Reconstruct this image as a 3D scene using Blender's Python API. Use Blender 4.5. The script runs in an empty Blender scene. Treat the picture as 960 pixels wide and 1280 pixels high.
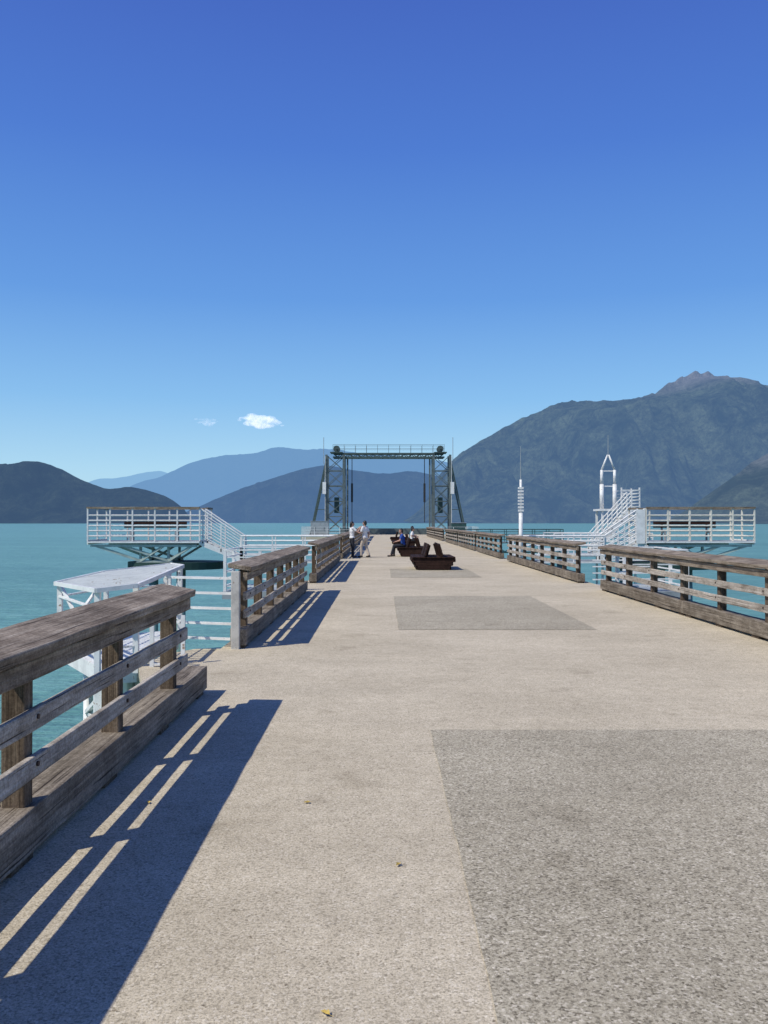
import bpy, bmesh, math, random
from mathutils import Vector, Matrix, noise
random.seed(7)
C = bpy.context.scene.collection
SUNV = Vector((-.67, -.45, 1.0)).normalized()
F = 1072.0
EYE = 1.6
WATER = -4.5

# ------------------------------------------------------------------ materials
def newmat(name):
    m = bpy.data.materials.new(name); m.use_nodes = True
    nt = m.node_tree; b = nt.nodes['Principled BSDF']
    return m, nt, b
def N(nt, t, **kw):
    n = nt.nodes.new(t)
    for k, v in kw.items():
        if k in n.inputs: n.inputs[k].default_value = v
        else: setattr(n, k, v)
    return n
def L(nt, a, b): nt.links.new(a, b)
def ramp(nt, fac, stops):
    r = nt.nodes.new('ShaderNodeValToRGB')
    e = r.color_ramp.elements
    while len(e) < len(stops): e.new(0.5)
    for i, (p, c) in enumerate(stops):
        e[i].position = p; e[i].color = (c[0], c[1], c[2], 1)
    L(nt, fac, r.inputs['Fac']); return r
def mixc(nt, fac, a, b, mode='MIX'):
    m = nt.nodes.new('ShaderNodeMix'); m.data_type = 'RGBA'; m.blend_type = mode
    if isinstance(fac, (int, float)): m.inputs[0].default_value = fac
    else: L(nt, fac, m.inputs[0])
    for i, v in ((6, a), (7, b)):
        if isinstance(v, tuple): m.inputs[i].default_value = (v[0], v[1], v[2], 1)
        else: L(nt, v, m.inputs[i])
    return m.outputs[2]
def coords(nt, scale=(1,1,1), rand=True, kind='Object'):
    tc = nt.nodes.new('ShaderNodeTexCoord'); mp = nt.nodes.new('ShaderNodeMapping')
    mp.inputs['Scale'].default_value = scale
    if rand:
        oi = nt.nodes.new('ShaderNodeObjectInfo'); mul = nt.nodes.new('ShaderNodeVectorMath'); mul.operation = 'SCALE'
        cmb = nt.nodes.new('ShaderNodeCombineXYZ')
        for k in range(3): L(nt, oi.outputs['Random'], cmb.inputs[k])
        L(nt, cmb.outputs[0], mul.inputs[0]); mul.inputs['Scale'].default_value = 37.0
        L(nt, mul.outputs[0], mp.inputs['Location'])
    L(nt, tc.outputs[kind], mp.inputs['Vector']); return mp.outputs[0]

def wood(name, dark, mid, light, axis, rough=.85):
    m, nt, b = newmat(name)
    s = [34, 34, 34]; s[axis] = 1.1
    n1 = N(nt, 'ShaderNodeTexNoise', Scale=1.0, Detail=8.0, Roughness=.7); L(nt, coords(nt, tuple(s)), n1.inputs['Vector'])
    s2 = [5, 5, 5]; s2[axis] = 1.6
    n2 = N(nt, 'ShaderNodeTexNoise', Scale=.7, Detail=7.0, Roughness=.75); L(nt, coords(nt, tuple(s2)), n2.inputs['Vector'])
    s3 = [75, 75, 75]; s3[axis] = 1.2
    n3 = N(nt, 'ShaderNodeTexNoise', Scale=1.0, Detail=2.0); L(nt, coords(nt, tuple(s3)), n3.inputs['Vector'])
    n4 = N(nt, 'ShaderNodeTexNoise', Scale=60.0, Detail=5.0, Roughness=.8); L(nt, coords(nt, (1,1,1)), n4.inputs['Vector'])
    n5 = N(nt, 'ShaderNodeTexNoise', Scale=3.0, Detail=3.0, Roughness=.6); L(nt, coords(nt, (1,1,1)), n5.inputs['Vector'])
    r = ramp(nt, n1.outputs['Fac'], [(.28, dark), (.5, mid), (.7, light)])
    r2 = ramp(nt, n2.outputs['Fac'], [(.35, (.58,.55,.52)), (.65, (1.2,1.18,1.16))])
    c = mixc(nt, 1.0, r.outputs[0], r2.outputs[0], 'MULTIPLY')
    r3 = ramp(nt, n3.outputs['Fac'], [(.32, (.25,.22,.20)), (.38, (1,1,1))])
    c = mixc(nt, 1.0, c, r3.outputs[0], 'MULTIPLY')
    r4 = ramp(nt, n4.outputs['Fac'], [(.38, (.6,.58,.56)), (.6, (1.12,1.12,1.12))])
    c = mixc(nt, 1.0, c, r4.outputs[0], 'MULTIPLY')
    r5 = ramp(nt, n5.outputs['Fac'], [(.36, (.70,.68,.66)), (.52, (1,1,1))])
    c = mixc(nt, 1.0, c, r5.outputs[0], 'MULTIPLY')
    L(nt, c, b.inputs['Base Color'])
    b.inputs['Roughness'].default_value = rough; b.inputs['Specular IOR Level'].default_value = .2
    bp = N(nt, 'ShaderNodeBump', Strength=.8, Distance=.008); L(nt, n3.outputs['Fac'], bp.inputs['Height'])
    bp2 = N(nt, 'ShaderNodeBump', Strength=.6, Distance=.005); L(nt, n1.outputs['Fac'], bp2.inputs['Height']); L(nt, bp.outputs[0], bp2.inputs['Normal'])
    L(nt, bp2.outputs[0], b.inputs['Normal'])
    return m
def woodset(tag, d, mi, l): return [wood(tag + '_' + 'xyz'[k], d, mi, l, k) for k in range(3)]
W_CAP = woodset('weathered_cap', (.165,.128,.094), (.305,.255,.195), (.46,.41,.335))
W_RAIL = woodset('pale_weathered_rail', (.27,.24,.20), (.46,.42,.36), (.62,.58,.52))
W_POST = woodset('brown_post', (.065,.045,.030), (.155,.115,.080), (.29,.23,.17))
W_CURB = woodset('grey_curb', (.125,.103,.078), (.255,.22,.172), (.41,.365,.30))
W_BENCH = woodset('dark_brown_bench', (.012,.007,.006), (.038,.019,.014), (.075,.04,.03))

def paint(name, col, rough=.45, grime=.25, scale=3.0, metal=0.0, rust=None):
    m, nt, b = newmat(name)
    v = coords(nt, (1,1,1))
    n = N(nt, 'ShaderNodeTexNoise', Scale=scale, Detail=7.0, Roughness=.7); L(nt, v, n.inputs['Vector'])
    lo = tuple(c * (1 - grime * 1.8) for c in col)
    r = ramp(nt, n.outputs['Fac'], [(.28, lo), (.55, col), (.8, tuple(min(1, c * 1.08) for c in col))])
    out = r.outputs[0]
    if rust:
        n2 = N(nt, 'ShaderNodeTexNoise', Scale=scale * 4, Detail=6.0); L(nt, v, n2.inputs['Vector'])
        rr = ramp(nt, n2.outputs['Fac'], [(.64, (0,0,0)), (.72, (1,1,1))])
        out = mixc(nt, rr.outputs[0], out, rust)
    L(nt, out, b.inputs['Base Color'])
    b.inputs['Roughness'].default_value = rough; b.inputs['Metallic'].default_value = metal
    return m
M_WHITE = paint('white_painted_metal', (.73,.73,.70), .55, .14, 4, rust=(.32,.22,.15))
M_CREAM = paint('cream_rail_paint', (.70,.66,.56), .6, .16, 4)
M_DULL = paint('dull_white_rail', (.66,.65,.62), .6, .16, 4)
M_OLDW = paint('worn_white_timber', (.50,.48,.43), .7, .25, 6, rust=(.25,.2,.15))
M_GREEN = paint('dark_green_steel', (.03,.07,.06), .5, .25)
M_BEAM = paint('grey_green_steel', (.055,.085,.078), .55, .25)
M_TOWER = paint('tower_steel', (.10,.13,.13), .55, .25)
M_STRUT = paint('weathered_green_steel', (.38,.45,.40), .6, .2)
M_GREY = paint('grey_galvanised_steel', (.30,.33,.34), .5, .2)
M_PAD = paint('green_dolphin_pad', (.012,.045,.035), .7, .2)
M_PILE = paint('pale_green_pile', (.17,.27,.25), .7, .2)
M_BLACK = paint('black_rubber', (.02,.02,.02), .6, .1)
M_CONC2 = paint('bare_concrete', (.3,.28,.25), .9, .2)
M_BOLT = paint('rusty_bolt', (.09,.06,.045), .6, .3, metal=.5)
M_LEAF = paint('yellow_leaf', (.5,.36,.08), .7, .2, 30)
M_SKIN = paint('skin', (.42,.24,.17), .55, .05)
M_HAIR = paint('dark_hair', (.012,.009,.007), .5, .1)
M_CW = paint('white_cloth', (.68,.67,.66), .9, .06)
M_CDK = paint('dark_cloth', (.02,.022,.03), .9, .1)
M_CBE = paint('beige_cloth', (.5,.42,.34), .9, .06)
M_CBL = paint('blue_cloth', (.02,.07,.3), .9, .08)
M_CTE = paint('teal_cloth', (.06,.2,.28), .9, .08)
M_SHOE = paint('dark_shoe', (.03,.025,.02), .6, .1)
M_EYE = paint('dark_eye', (.01,.01,.01), .3, .02)
M_LIP = paint('lips', (.3,.1,.08), .5, .02)

def concrete(name, base, dark, light, aggscale, aggamt, bump, fineamt):
    m, nt, b = newmat(name)
    v = coords(nt, (1,1,1), rand=False)
    big = N(nt, 'ShaderNodeTexNoise', Scale=.5, Detail=7.0, Roughness=.65); L(nt, v, big.inputs['Vector'])
    st = coords(nt, (.6, 2.0, 1), rand=False)
    str_ = N(nt, 'ShaderNodeTexNoise', Scale=1.2, Detail=5.0, Roughness=.6); L(nt, st, str_.inputs['Vector'])
    vo = N(nt, 'ShaderNodeTexVoronoi', Scale=aggscale); L(nt, v, vo.inputs['Vector'])
    fine = N(nt, 'ShaderNodeTexNoise', Scale=aggscale * 1.1, Detail=5.0, Roughness=.75); L(nt, v, fine.inputs['Vector'])
    med = N(nt, 'ShaderNodeTexNoise', Scale=9.0, Detail=6.0, Roughness=.75); L(nt, v, med.inputs['Vector'])
    pit = N(nt, 'ShaderNodeTexNoise', Scale=38.0, Detail=3.0, Roughness=.6); L(nt, v, pit.inputs['Vector'])
    stain = N(nt, 'ShaderNodeTexNoise', Scale=1.6, Detail=3.0, Roughness=.5); L(nt, v, stain.inputs['Vector'])
    spot = N(nt, 'ShaderNodeTexVoronoi', Scale=2.6); L(nt, v, spot.inputs['Vector'])
    sep = nt.nodes.new('ShaderNodeSeparateColor'); L(nt, vo.outputs['Color'], sep.inputs[0])
    peb = ramp(nt, sep.outputs[0], [(0.0, dark), (.35, base), (.8, base), (1.0, light)])
    c = mixc(nt, aggamt, base, peb.outputs[0])
    rb = ramp(nt, big.outputs['Fac'], [(.3, (.84,.83,.81)), (.7, (1.1,1.1,1.1))])
    c = mixc(nt, 1.0, c, rb.outputs[0], 'MULTIPLY')
    rs = ramp(nt, str_.outputs['Fac'], [(.3, (.9,.9,.9)), (.65, (1.05,1.05,1.05))])
    c = mixc(nt, .7, c, rs.outputs[0], 'MULTIPLY')
    rf = ramp(nt, fine.outputs['Fac'], [(.34, (.39,.365,.32)), (.5, (1,1,1)), (.70, (1.3,1.3,1.3))])
    c = mixc(nt, fineamt, c, rf.outputs[0], 'MULTIPLY')
    rp = ramp(nt, pit.outputs['Fac'], [(.30, (.45,.42,.38)), (.37, (1,1,1))])
    c = mixc(nt, .85, c, rp.outputs[0], 'MULTIPLY')
    rt = ramp(nt, stain.outputs['Fac'], [(.28, (.80,.79,.77)), (.38, (1,1,1))])
    c = mixc(nt, .85, c, rt.outputs[0], 'MULTIPLY')
    ro = ramp(nt, spot.outputs['Distance'], [(.03, (.5,.48,.45)), (.05, (1,1,1))])
    c = mixc(nt, .6, c, ro.outputs[0], 'MULTIPLY')
    rm = ramp(nt, med.outputs['Fac'], [(.3, (.84,.83,.81)), (.6, (1.06,1.06,1.06))])
    c = mixc(nt, .85, c, rm.outputs[0], 'MULTIPLY')
    L(nt, c, b.inputs['Base Color'])
    b.inputs['Roughness'].default_value = .92; b.inputs['Specular IOR Level'].default_value = .2
    bp = N(nt, 'ShaderNodeBump', Strength=bump, Distance=.004); L(nt, fine.outputs['Fac'], bp.inputs['Height'])
    L(nt, bp.outputs[0], b.inputs['Normal'])
    return m
M_DECK = concrete('deck_concrete', (.555,.485,.355), (.21,.18,.13), (.74,.67,.54), 96, .55, .8, .85)
M_PATCH = concrete('patch_aggregate', (.43,.385,.285), (.14,.12,.085), (.66,.60,.48), 98, .8, .9, 1.0)

# ------------------------------------------------------------------ mesh helpers
class MB:
    def __init__(s): s.bm = bmesh.new()
    def box(s, x0, x1, y0, y1, z0, z1, mat=None):
        c = Vector(((x0+x1)/2, (y0+y1)/2, (z0+z1)/2))
        M = Matrix.Translation(c) @ Matrix.Diagonal((abs(x1-x0), abs(y1-y0), abs(z1-z0), 1))
        if mat is not None: M = mat @ M
        bmesh.ops.create_cube(s.bm, size=1, matrix=M); return s
    def timber(s, x0, x1, y0, y1, z0, z1, jit=.003, mat=None, bev=.008):
        """box cut along its long side, edges softened, a little warped"""
        b = bmesh.new(); d = [x1-x0, y1-y0, z1-z0]
        M = Matrix.Translation(((x0+x1)/2, (y0+y1)/2, (z0+z1)/2)) @ Matrix.Diagonal((d[0], d[1], d[2], 1))
        bmesh.ops.create_cube(b, size=1, matrix=M)
        bmesh.ops.bevel(b, geom=b.edges[:], offset=min(bev, min(d)*.3), segments=2, affect='EDGES', profile=.5)
        ax = d.index(max(d)); n = min(60, int(d[ax] / .2))
        for k in range(1, n):
            co = [0,0,0]; no = [0,0,0]; co[ax] = (x0, y0, z0)[ax] + d[ax]*k/n; no[ax] = 1
            bmesh.ops.bisect_plane(b, geom=b.verts[:]+b.edges[:]+b.faces[:], plane_co=co, plane_no=no)
        off = Vector((random.random()*50, random.random()*50, random.random()*50))
        for v in b.verts:
            q = v.co*1.7 + off
            w = noise.noise_vector(q)*jit + noise.noise_vector(v.co*9+off)*jit*.6
            w[ax] *= .3; v.co += w
            if mat is not None: v.co = mat @ v.co
        me = bpy.data.meshes.new('t'); b.to_mesh(me); b.free(); s.bm.from_mesh(me); bpy.data.meshes.remove(me); return s
    def tube(s, a, b, r, r2=None, n=8):
        a = Vector(a); b = Vector(b); d = b-a
        if d.length < 1e-6: return s
        M = Matrix.Translation((a+b)/2) @ d.to_track_quat('Z','Y').to_matrix().to_4x4()
        bmesh.ops.create_cone(s.bm, cap_ends=True, segments=n, radius1=r, radius2=r if r2 is None else r2, depth=d.length, matrix=M); return s
    def bar(s, a, b, w, h):
        a = Vector(a); b = Vector(b); d = b-a
        M = Matrix.Translation((a+b)/2) @ d.to_track_quat('Z','Y').to_matrix().to_4x4() @ Matrix.Diagonal((w, h, d.length, 1))
        bmesh.ops.create_cube(s.bm, size=1, matrix=M); return s
    def ball(s, c, r, sc=(1,1,1), rot=None, sub=2):
        M = Matrix.Translation(c)
        if rot is not None: M = M @ rot
        M = M @ Matrix.Diagonal((sc[0], sc[1], sc[2], 1))
        bmesh.ops.create_icosphere(s.bm, subdivisions=sub, radius=r, matrix=M); return s
    def limb(s, a, b, ra, rb):
        s.tube(a, b, ra, rb, 12); s.ball(Vector(a), ra); s.ball(Vector(b), rb); return s
    def prism(s, pts, z0, z1):
        vb = [s.bm.verts.new((x, y, z0)) for x, y in pts]; vt = [s.bm.verts.new((x, y, z1)) for x, y in pts]
        s.bm.faces.new(list(reversed(vb))); s.bm.faces.new(vt); n = len(pts)
        for i in range(n): s.bm.faces.new((vb[i], vb[(i+1)%n], vt[(i+1)%n], vt[i]))
        return s
    def build(s, name, mat, parent=None, loc=None, smooth=False):
        bmesh.ops.recalc_face_normals(s.bm, faces=s.bm.faces[:])
        me = bpy.data.meshes.new(name); s.bm.to_mesh(me); s.bm.free()
        if smooth:
            for p in me.polygons: p.use_smooth = True
        if mat: me.materials.append(mat)
        o = bpy.data.objects.new(name, me); C.objects.link(o)
        if parent: o.parent = parent
        if loc: o.location = loc
        return o
def tag(o, label, cat, group=None):
    o['label'] = label; o['category'] = cat
    if group: o['group'] = group
    return o
def empty(name, loc, label, cat, group=None, rz=0):
    o = bpy.data.objects.new(name, None); C.objects.link(o); o.location = loc; o.rotation_euler = (0,0,rz)
    return tag(o, label, cat, group)
def struct(o): o['kind'] = 'structure'; return o

# ------------------------------------------------------------------ camera
cd = bpy.data.cameras.new('camera'); cam = bpy.data.objects.new('camera', cd); C.objects.link(cam)
cam.location = (0, 0, EYE); cd.sensor_fit = 'VERTICAL'; cd.sensor_height = 24; cd.lens = 24*F/1280
cam.rotation_euler = (math.radians(90 + math.degrees(math.atan(13/F))), 0, -math.atan(2/F))
cd.clip_end = 60000; cd.clip_start = .05
bpy.context.scene.camera = cam

# ------------------------------------------------------------------ light
w = bpy.data.worlds.new('World'); bpy.context.scene.world = w; w.use_nodes = True
nt = w.node_tree; bg = nt.nodes['Background']
sky = nt.nodes.new('ShaderNodeTexSky'); sky.sky_type = 'NISHITA'; sky.sun_disc = False
el = math.asin(SUNV.z); sky.sun_elevation = el; sky.sun_rotation = math.atan2(SUNV.x, SUNV.y)
sky.air_density = 1.0; sky.dust_density = .1; sky.ozone_density = 4.0; sky.altitude = 0
L(nt, sky.outputs[0], bg.inputs['Color']); bg.inputs['Strength'].default_value = .11
tc = nt.nodes.new('ShaderNodeTexCoord'); sx = nt.nodes.new('ShaderNodeSeparateXYZ'); L(nt, tc.outputs['Generated'], sx.inputs[0])
rr = ramp(nt, sx.outputs['Z'], [(0.0, (.52,.77,.88)), (.06, (.42,.70,.91)), (.14, (.25,.53,.88)), (.25, (.13,.34,.79)), (.40, (.075,.205,.67)), (.55, (.056,.13,.54)), (1.0, (.045,.10,.42))])
bg2 = nt.nodes.new('ShaderNodeBackground'); L(nt, rr.outputs[0], bg2.inputs['Color']); bg2.inputs['Strength'].default_value = 1.0
mx = nt.nodes.new('ShaderNodeMixShader'); mx.inputs[0].default_value = .9
L(nt, bg.outputs[0], mx.inputs[1]); L(nt, bg2.outputs[0], mx.inputs[2]); L(nt, mx.outputs[0], nt.nodes['World Output'].inputs['Surface'])
sl = bpy.data.lights.new('sun', 'SUN'); sl.energy = 4.2; sl.angle = math.radians(.53); sl.color = (1, .955, .86)
so = bpy.data.objects.new('sun', sl); C.objects.link(so)
so.rotation_euler = (-SUNV).to_track_quat('-Z', 'Y').to_euler(); so.location = (-20, -10, 30)
vs = bpy.context.scene.view_settings; vs.view_transform = 'Standard'; vs.look = 'None'; vs.exposure = 0

# ------------------------------------------------------------------ water
m, nt, b = newmat('sea_water')
v = coords(nt, (1,1,1), rand=False)
n1 = N(nt, 'ShaderNodeTexNoise', Scale=.9, Detail=6.0, Roughness=.6); L(nt, v, n1.inputs['Vector'])
vv = coords(nt, (.05, .25, 1), rand=False)
n2 = N(nt, 'ShaderNodeTexNoise', Scale=.25, Detail=5.0, Roughness=.6); L(nt, vv, n2.inputs['Vector'])
v3 = coords(nt, (.6, 2.2, 1), rand=False)
n3 = N(nt, 'ShaderNodeTexNoise', Scale=.6, Detail=4.0, Roughness=.65); L(nt, v3, n3.inputs['Vector'])
r = ramp(nt, n3.outputs['Fac'], [(.3, (.095,.235,.21)), (.55, (.14,.31,.28)), (.75, (.20,.39,.355))])
r2 = ramp(nt, n2.outputs['Fac'], [(.35, (.84,.87,.89)), (.65, (1.1,1.09,1.07))])
c = mixc(nt, 1.0, r.outputs[0], r2.outputs[0], 'MULTIPLY')
L(nt, c, b.inputs['Base Color'])
b.inputs['Roughness'].default_value = .3; b.inputs['IOR'].default_value = 1.33; b.inputs['Specular IOR Level'].default_value = .25
bp = N(nt, 'ShaderNodeBump', Strength=1.0, Distance=.28); L(nt, n1.outputs['Fac'], bp.inputs['Height'])
bp2 = N(nt, 'ShaderNodeBump', Strength=.9, Distance=.55); L(nt, n3.outputs['Fac'], bp2.inputs['Height']); L(nt, bp.outputs[0], bp2.inputs['Normal'])
L(nt, bp2.outputs[0], b.inputs['Normal'])
q = MB(); vs_ = [q.bm.verts.new(p) for p in ((-26000,-300,WATER),(26000,-300,WATER),(26000,26000,WATER),(-26000,26000,WATER))]
q.bm.faces.new(vs_); struct(q.build('water', m))

# ------------------------------------------------------------------ mountains
def mount_mat(name, forest, forest2, haze, fac, sc=1.0, rock=None, rock_z=(0,1), amp=300):
    m, nt, b = newmat(name)
    tc = nt.nodes.new('ShaderNodeTexCoord')
    mp = nt.nodes.new('ShaderNodeMapping'); mp.inputs['Scale'].default_value = (1,.45,.8); L(nt, tc.outputs['Object'], mp.inputs['Vector'])
    n = N(nt, 'ShaderNodeTexNoise', Scale=.0032*sc, Detail=13.0, Roughness=.74, Distortion=.9); L(nt, mp.outputs[0], n.inputs['Vector'])
    n2 = N(nt, 'ShaderNodeTexNoise', Scale=.022*sc, Detail=8.0, Roughness=.85); L(nt, mp.outputs[0], n2.inputs['Vector'])
    r = ramp(nt, n.outputs['Fac'], [(.40, forest), (.5, tuple((a+b_)/2 for a, b_ in zip(forest, forest2))), (.60, forest2)])
    r2 = ramp(nt, n2.outputs['Fac'], [(.37, (.28,.28,.28)), (.63, (1.75,1.75,1.75))])
    c = mixc(nt, 1.0, r.outputs[0], r2.outputs[0], 'MULTIPLY')
    if rock:
        sx = nt.nodes.new('ShaderNodeSeparateXYZ'); L(nt, tc.outputs['Object'], sx.inputs[0])
        ad = nt.nodes.new('ShaderNodeMath'); ad.operation = 'MULTIPLY_ADD'; L(nt, n.outputs['Fac'], ad.inputs[0])
        ad.inputs[1].default_value = amp; L(nt, sx.outputs['Z'], ad.inputs[2])
        mr = nt.nodes.new('ShaderNodeMapRange'); L(nt, ad.outputs[0], mr.inputs['Value'])
        mr.inputs['From Min'].default_value = rock_z[0]+amp*.5; mr.inputs['From Max'].default_value = rock_z[1]+amp*.5
        r3 = ramp(nt, n2.outputs['Fac'], [(.35, tuple(x*.55 for x in rock)), (.65, tuple(x*1.3 for x in rock))])
        c = mixc(nt, mr.outputs[0], c, r3.outputs[0])
    L(nt, c, b.inputs['Base Color']); b.inputs['Roughness'].default_value = 1; b.inputs['Specular IOR Level'].default_value = 0
    bp = N(nt, 'ShaderNodeBump', Strength=1.0, Distance=140.0/sc); L(nt, n.outputs['Fac'], bp.inputs['Height']); L(nt, bp.outputs[0], b.inputs['Normal'])
    em = nt.nodes.new('ShaderNodeEmission'); em.inputs['Color'].default_value = (*haze, 1)  # distance haze put into the material as an even blue glow
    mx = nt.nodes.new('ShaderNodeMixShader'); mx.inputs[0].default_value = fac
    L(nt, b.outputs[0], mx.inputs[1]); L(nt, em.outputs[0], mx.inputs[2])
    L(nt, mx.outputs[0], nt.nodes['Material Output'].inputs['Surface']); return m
def mountain(name, prof, Dr, Ds, mat, nx=320, ny=70, seed=0, rel=.16, rough=.012):
    q = MB(); p0, p1 = prof[0][0], prof[-1][0]
    P = [(prof[0][0]-20, prof[0][1])] + prof + [(prof[-1][0]+20, prof[-1][1])]
    def H(px):      # smooth curve through the ridge points
        for i in range(1, len(P)-2):
            a, ya = P[i]; b_, yb = P[i+1]
            if a <= px <= b_:
                t = (px-a)/(b_-a); d = b_-a
                m0 = (yb-P[i-1][1])/(b_-P[i-1][0])*d; m1 = (P[i+2][1]-ya)/(P[i+2][0]-a)*d
                y = (2*t**3-3*t*t+1)*ya+(t**3-2*t*t+t)*m0+(-2*t**3+3*t*t)*yb+(t**3-t*t)*m1
                return (653-y)/F*Dr + EYE - WATER
        return 0
    G = []
    for j in range(ny+12):
        t = j/ny; row = []
        for i in range(nx+1):
            px = p0+(p1-p0)*i/nx; X = (px-478)/F*Dr; Y = Ds+(Dr-Ds)*t
            h = H(px); wob = .25*noise.noise(Vector((X/Dr*7, t*3, seed+2)))
            sp = 1-abs(noise.noise(Vector((X/Dr*9+seed*3.1+wob, t*1.1, seed))))*2
            sp2 = 1-abs(noise.noise(Vector((X/Dr*24+seed+wob*3, t*2.2+X/Dr*5, seed+4))))*2
            sp3 = 1-abs(noise.noise(Vector((X/Dr*60+seed+wob*5, t*5, seed+14))))*2
            fb = noise.fractal(Vector((X/Dr*90, t*14, seed+9)), 1.0, 2.0, 6)
            f = t**.95 if t <= 1 else 1-(t-1)*1.5
            env = max(0, math.sin(min(1, t)*math.pi))**.7
            z = h*f + h*env*rel*(sp*.9+sp2*.5+sp3*.25-.75) + h*rough*fb*(.8+3*env)
            lim = h*Y/Dr*.985 if t < .97 else 1e9
            z = min(z, lim + h*.006*fb)
            row.append(q.bm.verts.new((X, Y, WATER + max(-6, z) - (3 if j == 0 else 0))))
        G.append(row)
    for j in range(len(G)-1):
        for i in range(nx):
            q.bm.faces.new((G[j][i], G[j][i+1], G[j+1][i+1], G[j+1][i]))
    return struct(q.build(name, mat, smooth=True))
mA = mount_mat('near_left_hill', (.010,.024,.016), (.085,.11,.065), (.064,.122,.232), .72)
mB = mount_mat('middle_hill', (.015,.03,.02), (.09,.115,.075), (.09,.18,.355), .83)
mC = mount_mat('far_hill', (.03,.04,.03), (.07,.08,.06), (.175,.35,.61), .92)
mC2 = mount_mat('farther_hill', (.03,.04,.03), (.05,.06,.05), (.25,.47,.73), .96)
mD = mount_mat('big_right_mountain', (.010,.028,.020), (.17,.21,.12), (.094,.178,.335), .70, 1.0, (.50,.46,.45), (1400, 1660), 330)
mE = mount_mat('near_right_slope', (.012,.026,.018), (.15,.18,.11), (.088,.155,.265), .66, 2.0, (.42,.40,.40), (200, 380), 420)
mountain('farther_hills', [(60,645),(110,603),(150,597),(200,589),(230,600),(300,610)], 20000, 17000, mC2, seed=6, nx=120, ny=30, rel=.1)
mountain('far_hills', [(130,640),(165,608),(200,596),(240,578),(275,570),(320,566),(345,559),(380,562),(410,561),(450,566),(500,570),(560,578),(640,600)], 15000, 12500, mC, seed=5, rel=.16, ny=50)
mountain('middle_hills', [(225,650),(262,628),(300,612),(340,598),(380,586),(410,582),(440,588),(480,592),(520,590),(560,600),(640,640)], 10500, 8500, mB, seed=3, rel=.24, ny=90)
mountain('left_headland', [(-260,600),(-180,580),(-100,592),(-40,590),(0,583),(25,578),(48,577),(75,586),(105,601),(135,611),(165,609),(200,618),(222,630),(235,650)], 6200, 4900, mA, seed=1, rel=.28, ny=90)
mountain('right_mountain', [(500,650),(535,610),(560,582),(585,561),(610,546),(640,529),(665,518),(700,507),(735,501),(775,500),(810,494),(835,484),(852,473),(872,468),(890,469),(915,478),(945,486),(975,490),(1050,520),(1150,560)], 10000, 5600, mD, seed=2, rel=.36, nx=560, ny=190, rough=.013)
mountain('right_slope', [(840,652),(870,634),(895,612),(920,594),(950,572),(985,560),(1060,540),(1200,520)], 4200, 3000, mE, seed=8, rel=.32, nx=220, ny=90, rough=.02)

# ------------------------------------------------------------------ clouds
def cloud(px, py, wpx, hpx, seed, dens, cnt, nmin, label):
    D = 9000; s = D/F; rnd = random.Random(seed)
    q = MB(); cx = (px-478)*s; cz = (653-py)*s+EYE
    for k in range(cnt):
        u = rnd.gauss(0, .24); u = max(-.5, min(.5, u)); e = max(.05, (1-(2*u)**2))**.5
        r = hpx*s*(.06+.2*e*rnd.random())
        q.ball(Vector((u*wpx*s, rnd.uniform(-.4,.4)*hpx*s, (rnd.uniform(-.32,.34)*e - u*.35)*hpx*s)), r, (1.8,1,.7))
    o = q.build('cloud', None, loc=(cx, D, cz))
    rm = o.modifiers.new('r', 'REMESH'); rm.mode = 'VOXEL'; rm.voxel_size = hpx*s*.05
    sm = o.modifiers.new('s', 'SMOOTH'); sm.iterations = 3
    m, nt, b = newmat('cloud_vapour'); nt.nodes.remove(b)
    pv = nt.nodes.new('ShaderNodeVolumePrincipled')
    pv.inputs['Color'].default_value = (1,1,1,1); pv.inputs['Anisotropy'].default_value = .3
    tc = nt.nodes.new('ShaderNodeTexCoord')
    n = N(nt, 'ShaderNodeTexNoise', Scale=.017, Detail=8.0, Roughness=.75, Distortion=.9); L(nt, tc.outputs['Object'], n.inputs['Vector'])
    mr = nt.nodes.new('ShaderNodeMapRange'); L(nt, n.outputs['Fac'], mr.inputs['Value'])
    mr.inputs['From Min'].default_value = nmin; mr.inputs['From Max'].default_value = .75; mr.inputs['To Max'].default_value = dens
    L(nt, mr.outputs[0], pv.inputs['Density'])
    pv.inputs['Emission Color'].default_value = (.9,.95,1,1)  # added glow stands in for light scattered inside the cloud
    ml = nt.nodes.new('ShaderNodeMath'); ml.operation = 'MULTIPLY'; ml.inputs[1].default_value = .66
    L(nt, mr.outputs[0], ml.inputs[0]); L(nt, ml.outputs[0], pv.inputs['Emission Strength'])
    L(nt, pv.outputs[0], nt.nodes['Material Output'].inputs['Volume'])
    o.data.materials.append(m); tag(o, label, 'cloud'); return o
cloud(325, 527, 54, 21, 3, .034, 60, .43, 'larger white puffy cloud above the far hills')
cloud(257, 527, 34, 12, 4, .018, 34, .44, 'small faint cloud left of the larger cloud')

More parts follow.
